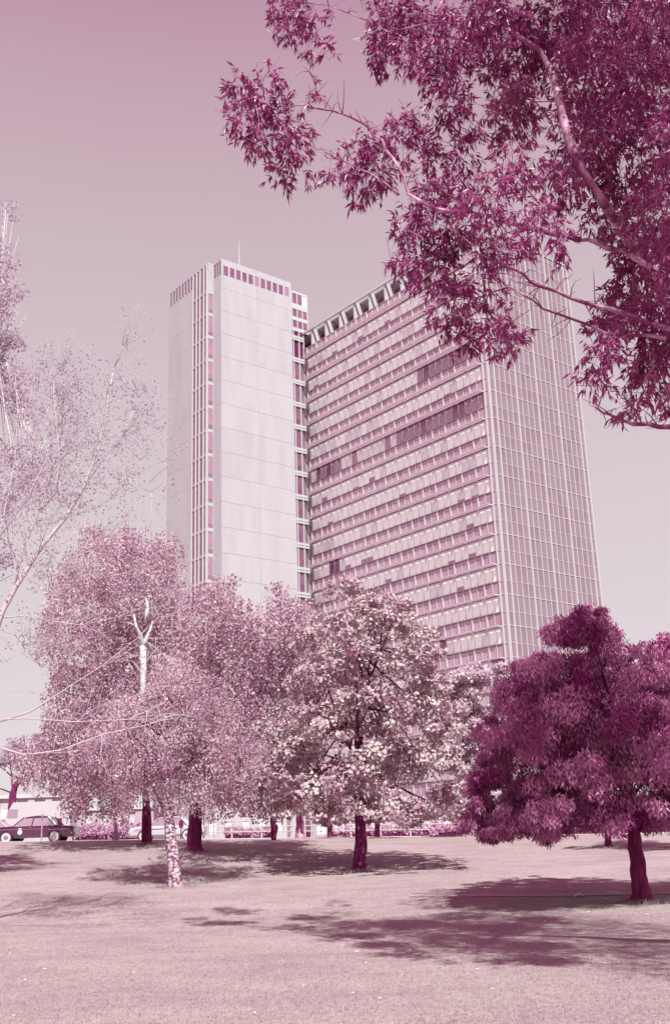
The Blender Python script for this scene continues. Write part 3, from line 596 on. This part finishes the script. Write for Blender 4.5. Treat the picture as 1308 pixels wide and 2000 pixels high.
# ------------------------------------------------------------------ the overhanging gum tree
gum_base = np.array([9.5, 11.5, 0.]); GT = empty('gum_tree', gum_base, 'large overhanging tree with long narrow leaves filling the top right corner', 'tree')
H_B = [(470, 170, 34), (530, 190, 50), (500, 250, 52), (565, 275, 44), (545, 335, 28), (610, 175, 22, .5), (450, 225, 22, .8), (595, 240, 26, .5), (570, 40, 50), (545, 8, 34), (610, 75, 34, .8), (655, 20, 24, .4), (640, 90, 15, .4),
       (755, 45, 55), (745, 105, 40), (810, 50, 60), (800, 110, 34), (690, 300, 40), (700, 365, 34), (740, 330, 44), (790, 270, 44), (760, 260, 24), (640, 335, 16, .5), (600, 345, 14, .5), (805, 225, 22, .6),
       (860, 120, 56), (900, 60, 66), (885, 195, 46), (935, 240, 36, .8), (860, 300, 42, .8), (830, 385, 44), (900, 350, 46, .9), (800, 440, 36), (880, 440, 56), (840, 520, 50), (790, 515, 30), (880, 590, 46), (920, 655, 36), (945, 560, 40, .9), (985, 650, 36, .9), (1015, 660, 18, .8), (960, 480, 44, .8), (955, 390, 50, .8), (1010, 320, 50, .8), (1010, 215, 64), (1000, 100, 76), (960, 25, 66), (1080, 50, 86), (1180, 45, 94), (1290, 50, 80),
       (1150, 150, 86), (1250, 175, 76, .9), (1150, 280, 84), (1250, 310, 84), (1290, 420, 76), (1190, 410, 56, .9), (1090, 360, 50, .9), (1040, 440, 40, .8), (1100, 480, 30, .8), (1010, 480, 24, .7), (1250, 520, 76), (1295, 620, 76), (1205, 600, 46), (1180, 690, 34), (1275, 720, 56), (1225, 790, 26, .9), (1160, 745, 24, .8), (1305, 780, 20), (1185, 640, 34), (1350, 250, 80), (1360, 500, 80), (1380, 100, 90)]
HD = 12.0
def gd(px, py): return 11.6 + 2.4 * min(1, max(0, (1000 - px) / 450)) + .9 * min(1, max(0, (300 - py) / 300))
gm = MB(gum_base); trunk_pts = [gum_base + (0, 0, -.2), gum_base + (-.05, 0, 1.5), gum_base + (-.5, .1, 3.5)] + [at(x_, y_, gd(x_, y_) + (.6 if x_ > 1200 else -1.2)) for x_, y_ in ((1500, 800), (1400, 640), (1290, 540), (1222, 462), (1180, 400), (1135, 330), (1108, 270), (1092, 200), (1078, 140), (1055, 100), (1020, 75), (985, 50))]
gm.tube(trunk_pts, [.42, .34, .30, .22, .13, .085, .066, .054, .048, .050, .048, .040, .030, .022, .015], 12, wob=.08); gm.build('trunk', M['gum_bark'], GT, smooth=True)
hl = [([(1500, 900), (1400, 850), (1308, 830), (1240, 832), (1190, 812), (1150, 790)], .045), ([(1400, 660), (1300, 640), (1210, 610), (1140, 590), (1060, 560), (1000, 525), (940, 500), (880, 440)], .035), ([(1300, 660), (1200, 650), (1140, 632), (1060, 600), (990, 560), (950, 520)], .024),
      ([(1270, 520), (1190, 482), (1130, 470), (1050, 447), (990, 455)], .035), ([(1130, 470), (1060, 450), (960, 425), (850, 412), (800, 380), (780, 330), (745, 275), (705, 240), (650, 218), (600, 205), (540, 215)], .034), ([(780, 380), (740, 345), (690, 325), (640, 305), (605, 285)], .016),
      ([(1450, 330), (1308, 222), (1230, 208), (1160, 198), (1100, 195)], .035), ([(1055, 100), (1000, 65), (950, 58), (880, 40), (800, 20), (700, -10)], .022), ([(1400, 120), (1308, 60), (1260, 30), (1220, 0)], .04), ([(1108, 265), (1150, 262), (1190, 255)], .014), ([(650, 218), (620, 180), (605, 140)], .008),
      ([(990, 560), (940, 580), (900, 585)], .010), ([(1092, 200), (1020, 196), (960, 196)], .010), ([(1250, 240), (1200, 235), (1150, 180)], .02), ([(880, 40), (760, 60), (640, 10), (560, 0)], .014), ([(1300, 640), (1290, 700), (1240, 760)], .02)]
for q, (l, r0) in enumerate(hl):
    br = MB(gum_base); off = rng.normal() * .25; pts = []
    for i, (x_, y_) in enumerate(l):
        p_ = at(x_, y_, gd(x_, y_) - (.8 if q in (1, 2, 3, 4) else .3) + off * .5 * min(1, i / 2)); pts.append(p_)
    fine = []; rr = []
    for i in range(len(pts) - 1):
        for s_ in range(3): f = s_ / 3; fine.append(pts[i] * (1 - f) + pts[i + 1] * f + rng.normal(0, .012, 3)); rr.append(r0 * (1 - .8 * (i + f) / (len(pts) - 1)))
    fine.append(pts[-1]); rr.append(r0 * .18); br.tube(fine, rr, 7, wob=.15)
    for i in range(3, len(fine)):
        for _ in range(2):
            e_ = fine[i] + rng.normal(0, .17, 3) + (0, 0, .03); br.tube(bez(fine[i], e_, rng.normal(0, .05, 3) + (0, 0, .06), 4), [.007, .006, .004, .002], 4)
    br.build('branch', M['gum_bark'], GT, smooth=True)
# sprays: each twig tip carries leaves hanging in a fan
mpp = HD / 2150.; PP, DD, NN = [], [], []; tw = MB(gum_base)
OFF = [(4.8 + 7 * rng.random(), 12.6 + 2.2 * rng.random(), 14.2 + 2.2 * rng.random(), .6 + .4 * rng.random()) for _ in range(13)] + [(4.5 + 9.5 * rng.random(), 12.5 + 3.2 * rng.random(), 13.8 + 5.5 * rng.random(), .55 + .45 * rng.random()) for _ in range(34)] + [(1.5 + 3 * rng.random(), 13 + 2 * rng.random(), 14 + 2 * rng.random(), .4) for _ in range(5)] + [(max(1.4, 4.6 - (y_ - 6) * .75) + 5.2 * rng.random(), y_, 3.0 + 1.02 * y_ + 1.6 * rng.random(), .5 + .4 * rng.random()) for y_ in 4.8 + 6.4 * rng.random(84)] + [(8.5 + 3 * rng.random(), 10 + 4 * rng.random(), 6.5 + 5 * rng.random(), .8) for _ in range(14)]
for ci, bl in enumerate(H_B + OFF):
    px, py, rp = bl[:3]; de = bl[3] if len(bl) > 3 else 1.
    dd_ = (gd(px, py) if px < 950 else 9.2 + 4.2 * rng.random()) if ci < len(H_B) else HD; mpp = dd_ / 2150.; r_ = rp * mpp; ns = max(6, int(de * (.034 if px > 950 else .027) * rp * rp))
    nl = 3 if rp > 45 else 2
    if ci < len(H_B): c = at(px, py, dd_ + rng.normal() * .25)
    else: c = np.array(bl[:3]); r_ = bl[3]; ns = int(230 * r_ * r_)
    for s_ in range(ns):
        u = sph(1)[0]; p = c + u * r_ * (rng.random() ** .4) * np.array([1, 1.7, 1]) ; 
        td = nrm(u * .6 + rng.normal(0, .5, 3) + np.array([0, 0, -.35])); ln = .10 + .12 * rng.random()
        if s_ % 3 == 0: tw.tube([p - td * ln * 1.4 + (0, 0, .06), p, p + td * ln], [.004, .003, .0015], 3)
        k_ = int(rng.integers(6, 11)); f = rng.random(k_)[:, None]
        P = p + td * ln * f; D = nrm(td * .55 + rng.normal(0, .55, (k_, 3)) + np.array([0, 0, -.75])); PP.append(P); DD.append(D); NN.append(sph(k_) + [0, -.2, .5])
tw.build('twig', M['gum_bark'], GT, kind='stuff')
P, D, Nn = np.concatenate(PP), np.concatenate(DD), np.concatenate(NN); n = len(P); print('gum leaves', n)
sc_ = np.clip(P[:, 1] / 12, .8, 1.15); L = (.09 + .065 * rng.random(n)) * sc_; W = (.022 + .014 * rng.random(n)) * sc_
q = (P - [0, 0, EYE]) @ RW; X = 654 + FPX * q[:, 0] / -q[:, 2]; Yp = 1000 - FPX * q[:, 1] / -q[:, 2]
infr = (X > 20) & (X < 1290) & (Yp > 15) & (Yp < 1980); score = np.where(infr, L / q[:, 2] * -1, -9) ; order = np.argsort(-score - (X < 1000) * .002)
one = order[:300]; rest = order[300:]
V, F = leaves(P[rest] - gum_base, D[rest], Nn[rest], L[rest], W[rest], True); link('leaf_mass', fast_mesh('leaf_mass', V, F), M['leaf_gum'], GT, kind='stuff')
V, F = leaves(np.zeros((1, 3)), np.array([[0, 0, 1.]]), np.array([[0, 1., 0]]), np.array([1.]), np.array([.21]), True); lme = fast_mesh('leaf', V, F); lme.materials.append(M['leaf_gum'])
for i in one:
    d = nrm(D[i]); t_ = nrm(np.cross(d, Nn[i])); nn_ = np.cross(t_, d); o = bpy.data.objects.new('leaf', lme); COL.objects.link(o); o.parent = GT
    mm = Matrix(np.array([-t_, nn_, d]).T.tolist()).to_4x4(); o.matrix_local = Matrix.Translation((P[i] - gum_base).tolist()) @ mm @ Matrix.Scale(float(L[i]), 4)

# ------------------------------------------------------------------ cars
def car(label, pos, paint, length=4.75, flip=False, pale_patch=False, group='cars parked along the road'):
    x0, y0 = pos; z0 = float(gz(x0, y0)) - .12
    t = empty('parked_car', (x0, y0, z0), label, 'car', group)
    if flip: t.rotation_euler = (0, 0, math.pi)
    hw = .88
    def loft(secs, name, mt, smooth=True):    # secs: list of (x, [(y, z), ...]) half sections mirrored
        b_ = MB(); rings = []
        for x_, s_ in secs: rings.append([(x_, y_, z_) for y_, z_ in s_] + [(x_, -y_, z_) for y_, z_ in s_[::-1]])
        n_ = len(rings[0]); v = [p for r_ in rings for p in r_]; f = []
        for i in range(len(rings) - 1):
            for j in range(n_): a = i * n_ + j; b2 = i * n_ + (j + 1) % n_; f.append((a, b2, b2 + n_, a + n_))
        f.append(tuple(range(n_))[::-1]); f.append(tuple((len(rings) - 1) * n_ + j for j in range(n_))); b_.add(v, f); return b_.build(name, mt, t, smooth=False)
    L2 = length / 2
    def sec(zt, wd, zb=.30): return [(wd * .80, zb), (wd, zb + .12), (wd, .62), (wd * .97, zt - .10), (wd * .84, zt), (0.02, zt + .03)]
    xs = [(-L2, .74, .72), (-L2 + .12, .86, .80), (-L2 + .6, .93, .86), (-L2 + 1.35, .96, .88), (-.2, .95, .90), (1.1, .93, .90), (1.6, .92, .88), (L2 - .4, .90, .86), (L2 - .08, .88, .82), (L2, .76, .76)]
    loft([(x_, sec(zt, wd)) for x_, zt, wd in xs], 'body', paint)
    # greenhouse: glass with pillars and roof
    def gsec(zb, zt, wb, wt): return [(wb, zb), (wb * .5 + wt * .5 + .02, (zb + zt) / 2), (wt, zt), (.02, zt + .0)]
    g_ = MB(); v = [(-1.12, .78, .93), (1.42, .76, .91), (.92, .64, 1.40), (-.50, .66, 1.40), (-1.12, -.78, .93), (1.42, -.76, .91), (.92, -.64, 1.40), (-.50, -.66, 1.40)]
    g_.add(v, [(0, 1, 2, 3), (7, 6, 5, 4), (0, 3, 7, 4), (1, 5, 6, 2), (3, 2, 6, 7)]); g_.build('windows', M['car_glass'], t)
    r_ = MB(); rs = [(-.58, .60, 1.405), (-.40, .69, 1.44), (.2, .72, 1.50), (.72, .69, 1.46), (.98, .58, 1.40)]
    ring = [[(x_, w2, z_ - .05), (x_, w2 * .85, z_), (x_, 0, z_ + .03), (x_, -w2 * .85, z_), (x_, -w2, z_ - .05)] for x_, w2, z_ in rs]
    v = [p for q_ in ring for p in q_]; f = [(i * 5 + j, i * 5 + j + 1, i * 5 + j + 6, i * 5 + j + 5) for i in range(4) for j in range(4)]; f += [(0, 1, 2, 3, 4), (20, 24, 23, 22, 21), tuple(i * 5 for i in range(5)), tuple(i * 5 + 4 for i in range(4, -1, -1))]
    for i in range(4): f.append((i * 5 + 4, i * 5, i * 5 + 5, i * 5 + 9))
    r_.add(v, f); r_.build('roof', paint, t, smooth=False)
    p_ = MB()
    for sy in (1, -1):
        for (xb, xt, r0) in ((-1.10, -.50, .03), (-.02, .06, .035), (1.40, .90, .07)): p_.tube([(xb, sy * .785, .92), (xt, sy * .68, 1.42)], [r0, r0 * .8], 4)
    p_.build('pillars', paint, t)
    for wx in (-1.40, 1.32):
        for sy in (1, -1):
            wm_ = MB(); yy = sy * .80; wm_.tube([(wx, yy - .10, .34), (wx, yy + .10, .34)], [.34, .34], 20); o = wm_.build('wheel', M['tyre'], t)
            ww = MB(); ww.tube([(wx, yy + sy * .09, .34), (wx, yy + sy * .115, .34)], [.27, .25], 20); ww.build('whitewall', M['whitewall'], o)
            hc = MB(); hc.tube([(wx, yy + sy * .11, .34), (wx, yy + sy * .135, .34)], [.15, .11], 14); hc.build('hubcap', M['chrome'], o)
    for nm, x_, in (('front_bumper', -L2 - .06), ('rear_bumper', L2 + .04)):
        b_ = MB(); b_.tube([(x_ + .18 * (1 if x_ < 0 else -1), .90, .46), (x_, .74, .46), (x_ - .02, 0, .46), (x_, -.74, .46), (x_ + .18 * (1 if x_ < 0 else -1), -.90, .46)], [.06, .08, .08, .08, .06], 8); b_.build(nm, M['chrome'], t)
    for sy in (1, -1):
        b_ = MB(); b_.tube([(-L2 + .04, sy * .62, .72), (-L2 - .03, sy * .62, .72)], [.12, .10], 12); b_.build('headlight', M['chrome'], t)
        b_ = MB(); b_.tube([(L2 - .04, sy * .70, .80), (L2 + .04, sy * .70, .80)], [.07, .05], 8); b_.build('tail_light', M['post'], t)
        b_ = MB(); b_.bx(-2.0, .75, sy * .905 - .012, sy * .905 + .012, .755, .78); b_.bx(.95, 2.1, sy * .895 - .012, sy * .895 + .012, .70, .725); b_.build('chrome_strip', M['chrome'], t)
        b_ = MB(); b_.bx(-.10, .06, sy * .91 - .01, sy * .91 + .02, .83, .86); b_.build('door_handle', M['chrome'], t)
        # arch lips
        for wx in (-1.40, 1.32):
            a_ = MB(); a_.tube([(wx + .41 * math.cos(q_), sy * .885, .34 + .41 * math.sin(q_)) for q_ in np.linspace(.15, math.pi - .15, 9)], [.03] * 9, 5); a_.build('wheel_arch', paint, t)
    if pale_patch:
        b_ = MB(); b_.tube([(-.62, -.905, .62), (-.62, -.925, .62)], [.14, .14], 10); b_.bx(-.72, -.52, -.925, -.905, .78, .84); b_.build('door_emblem', M['whitewall'], t)  # pale round patch and short bar on the door
    return t
g = at(67, 1648, 63.6)
car('dark sedan with whitewall tyres parked at the kerb on the far left', (g[0] + .05, 63.6), M['car_dark'], pale_patch=True)
g = at(318, 1640, 68.5); car('white sedan glimpsed between two dark tree trunks', (g[0], 70.5), M['car_pale'])
g = at(-10, 1640, 70); car('pale sedan whose bonnet shows beyond the dark one', (g[0] - .2, 70.3), M['car_pale'], flip=True)
# white van behind the dark sedan
g = at(68, 1640, 76); zv = float(gz(g[0], 76)) - .0; V_ = empty('parked_van', (g[0], 76, zv), 'white box van standing behind the dark sedan', 'van')
b = MB(); v = []
for sy in (-.95, .95): v += [(-2.7, sy, .45), (2.6, sy, .45), (2.6, sy, 2.4), (2.45, sy, 2.55), (-1.3, sy, 2.55), (-1.9, sy, 1.5), (-2.7, sy, 1.25)]
b.add(v, [tuple(range(7)), tuple(range(13, 6, -1))] + [(i, i + 7, (i + 1) % 7 + 7, (i + 1) % 7) for i in range(7)]); b.build('body', M['car_pale'], V_)
b = MB(); b.bx(-1.65, -.95, -.975, -.955, 1.55, 2.1); b.build('window', M['car_glass'], V_)
for wx in (-1.8, 1.7):
    for sy in (-.85, .85): b = MB(); b.tube([(wx, sy - .12, .38), (wx, sy + .12, .38)], [.38, .38], 16); b.build('wheel', M['tyre'], V_)

# ------------------------------------------------------------------ street furniture
def pole(name, label, cat, px, ybot, ytop, y, r, mt, head=None, hm=None, group=None):
    p = at(px, ybot, y); z = float(gz(p[0], y)) - .05; top = at(px, ytop, y)[2]; t = empty(name, (p[0], y, z), label, cat, group)
    b_ = MB(); b_.tube([(0, 0, 0), (0, 0, top - z)], [r, r * .8], 8); b_.build('pole', mt, t)
    if head == 'meter':
        b_ = MB(); b_.bx(-.11, .11, -.07, .07, top - z, top - z + .30); b_.tube([(0, -.06, top - z + .30), (0, .06, top - z + .30)], [.11, .11], 12); b_.build('meter_head', hm, t)
    if head == 'lamp':
        b_ = MB(); b_.tube([(0, 0, top - z), (0, 0, top - z + .18), (0, 0, top - z + .34), (0, 0, top - z + .42)], [.09, .20, .17, .04], 10); b_.build('lamp_globe', hm, t, smooth=True)
        b_ = MB(); b_.tube([(0, 0, 0), (0, 0, .5), (0, 0, .6)], [r * 1.6, r * 1.5, r], 8); b_.build('base', mt, t)
    if head == 'sign':
        b_ = MB(); b_.bx(-.22, .22, -.03, -.01, top - z - .45, top - z); b_.build('plate', hm, t)
    return t
pole('street_lamp', 'grey lamp post with white globe at left beyond the lawn', 'street lamp', 226, 1648, 1556, 61.9, .10, M['post'], 'lamp', M['whitewall'])
pole('street_pole', 'thin pale pole in front of the dark sedan doors', 'pole', 81, 1650, 1590, 61.6, .045, M['lilac'])
pole('parking_meter', 'parking meter beside the rear wheel of the dark sedan', 'parking meter', 115, 1650, 1613, 61.6, .035, M['postd'], 'meter', M['postd'])
pole('parking_meter', 'dark parking meter between the mottled birch and the thick dark trunk', 'parking meter', 353.5, 1648, 1617, 61.5, .035, M['postd'], 'meter', M['postd'])
pole('parking_sign', 'small square white sign on a thin pole beyond the thick dark trunk', 'sign', 418, 1648, 1582, 62.0, .03, M['post'], 'sign', M['whitewall'])
# dark narrow stump
p = at(535, 1644, 56.5); zs_ = float(gz(p[0], 56.5)); t = empty('tree_stump', (p[0], 56.5, zs_), 'dark narrow stump standing upright left of the maple', 'stump')
b = MB(); b.tube([(0, 0, -.05), (-.02, 0, .2), (.05, 0, .6), (-.03, 0, 1.0), (-.06, 0, 1.13), (-.06, 0, 1.18)], [.12, .15, .19, .17, .11, .02], 10, wob=.15); b.build('trunk', M['bark_dark'], t, smooth=True)
# rail fence
t = empty('rail_fence', (at(400, 1640, 79)[0], 79, float(gz(0, 79))), 'pale post and rail fence across the road behind the tree trunks', 'fence'); fo = np.array(t.location)
xa, xb = at(395, 1640, 79)[0], at(925, 1640, 79)[0]; xx = np.arange(xa, xb, 2.1)
for i, x_ in enumerate(xx):
    z = float(gz(x_, 79)); b = MB(fo); b.bx(x_ - .05, x_ + .05, 78.95, 79.05, z, z + 1.25); b.build('post', M['cream'], t)
    if i < len(xx) - 1:
        z2 = float(gz(xx[i + 1], 79))
        for h_ in (.45, .82, 1.18): b = MB(fo); b.tube([(x_, 78.93, z + h_), (xx[i + 1], 78.93, z2 + h_)], [.035, .035], 5); b.build('rail', M['cream'], t)
# hedges
def hedge(label, pxa, pxb, y, h, dn, mt=None):
    xa, xb = at(pxa, 1640, y)[0], at(pxb, 1640, y)[0]; z = float(gz((xa + xb) / 2, y)); n = int((xb - xa) * dn); P = np.stack([xa + (xb - xa) * rng.random(n), y + rng.normal(0, .35, n), z + .15 + (h - .15) * rng.random(n) ** .7 * (.85 + .25 * np.sin(np.linspace(0, 1, n)))], 1)
    P[:, 2] += .15 * np.sin(P[:, 0] * 2.1); o_ = np.array([(xa + xb) / 2, y, z]); V, F = leaves(P - o_, sph(n), sph(n), .10 + .1 * rng.random(n), .09 + .06 * rng.random(n))
    t_ = empty('hedge', o_, label, 'hedge', 'hedges across the road'); link('foliage', fast_mesh('foliage', V, F), mt or M['hedge'], t_, kind='stuff'); b_ = MB(); b_.bx(-(xb - xa) / 2, (xb - xa) / 2, -.1, .1, 0, h * .5); b_.build('stems', M['bark_dark'], t_)
hedge('long low clipped hedge right of the dark sedan', 142, 280, 76, .95, 420)
hedge('broken low hedge behind the rail fence right of the thick trunk', 440, 540, 81, .8, 300)
hedge('thin hedge strip behind the fence near the maple trunk', 640, 920, 83, .9, 220)
hedge('hedge strip low at right of the maple boughs', 840, 960, 72, .55, 400)
hedge('hedge beyond the road under the dark evergreen', 1000, 1330, 84, 1.6, 400)

# ------------------------------------------------------------------ buildings across the road
def building(label, pxa, pxb, y, top_px, mt, depth=9, nwin=4, rows=1, roof='flat', cat='building'):
    xa, xb = at(pxa, 1600, y)[0], at(pxb, 1600, y)[0]; z0 = float(gz((xa + xb) / 2, y)) - .3; zt = at((pxa + pxb) / 2, top_px, y)[2]; h = zt - z0; w_ = xb - xa
    t = empty('building', ((xa + xb) / 2, y, z0), label, cat); b_ = MB(); b_.bx(-w_ / 2, w_ / 2, .15, depth, 0, h); b_.build('wall', mt, t)
    ww = w_ / nwin; piers = MB()
    for q in range(nwin + 1): c_ = -w_ / 2 + q * ww; piers.bx(max(-w_ / 2, c_ - .3), min(w_ / 2, c_ + .3), 0, .15, 0, h - .01)
    fh = h / rows
    for r_ in range(rows):
        for q in range(nwin):
            c_ = -w_ / 2 + (q + .5) * ww; f_ = MB(); a0_, a1_ = c_ - ww / 2 + .35, c_ + ww / 2 - .35; zb_, zt_ = fh * r_ + fh * .32, fh * r_ + fh * .80
            for bx_ in ((a0_, a1_, zb_, zb_ + .07), (a0_, a1_, zt_ - .07, zt_), (a0_, a0_ + .07, zb_ + .07, zt_ - .07), (a1_ - .07, a1_, zb_ + .07, zt_ - .07)): f_.bx(bx_[0], bx_[1], .06, .145, bx_[2], bx_[3])
            fo_ = f_.build('window', M['white_metal'], t); p2 = MB(); p2.bx(a0_ + .07, a1_ - .07, .10, .13, zb_ + .07, zt_ - .07); p2.build('pane', M['blind2'], fo_)
            piers.bx(a0_ - .04, a1_ + .04, .02, .14, fh * r_ + .02, zb_ - .01)
    piers.build('pier', mt, t)
    rf = MB()
    if roof == 'flat': rf.bx(-w_ / 2 - .15, w_ / 2 + .15, -.15, depth + .15, h, h + .3); rf.build('roof', M['kerb'], t)
    else:
        rf.add([(-w_ / 2 - .4, -.4, h), (w_ / 2 + .4, -.4, h), (w_ / 2 + .4, depth + .4, h), (-w_ / 2 - .4, depth + .4, h), (-w_ / 2 + 2, depth / 2, h + 1.8), (w_ / 2 - 2, depth / 2, h + 1.8)], [(0, 1, 5, 4), (2, 3, 4, 5), (1, 2, 5), (3, 0, 4), (0, 3, 2, 1)]); rf.build('roof', M['roof'], t)
building('low lilac building behind the long hedge at left', 132, 300, 88, 1582, M['lilac'], nwin=6)
building('long pale building at the far left behind the white van', -110, 128, 96, 1560, M['cream'], nwin=7, rows=1)
building('white building glimpsed left of the dark stump', 400, 560, 92, 1540, M['cream'], nwin=5, rows=2)
building('pale low building with hipped roof behind the maple trunk', 610, 960, 104, 1592, M['lilac'], nwin=10, roof='hip')
building('pale building behind the dark evergreen at right', 1010, 1420, 108, 1590, M['cream'], nwin=10, rows=1)
# bits of paper on the grass
for (x_, y_, lab) in ((1010, 1722, 'white scrap lying on the grass left of the evergreen shadow'), (1130, 1752, 'pale scrap lying in the evergreen shadow')):
    p = ground_at(x_, y_); b = MB(); rv = rng.random((6, 2)) - .5
    v = [(-.12, -.05, .02), (.0, -.07, .05), (.13, -.04, .015), (.12, .07, .03), (.0, .08, .10), (-.11, .06, .04)]; b.add(v, [(0, 1, 4, 5), (1, 2, 3, 4)]); b.add([(a_, b2, c_ - .012) for a_, b2, c_ in v], [(5, 4, 1, 0), (4, 3, 2, 1)])
    o = b.build('paper_scrap', M['whitewall'], None, label=lab, cat='litter'); o.location = p.tolist()
print('tris', sum(len(o.data.polygons) for o in bpy.data.objects if o.type == 'MESH'), 'objs', len(bpy.data.objects))
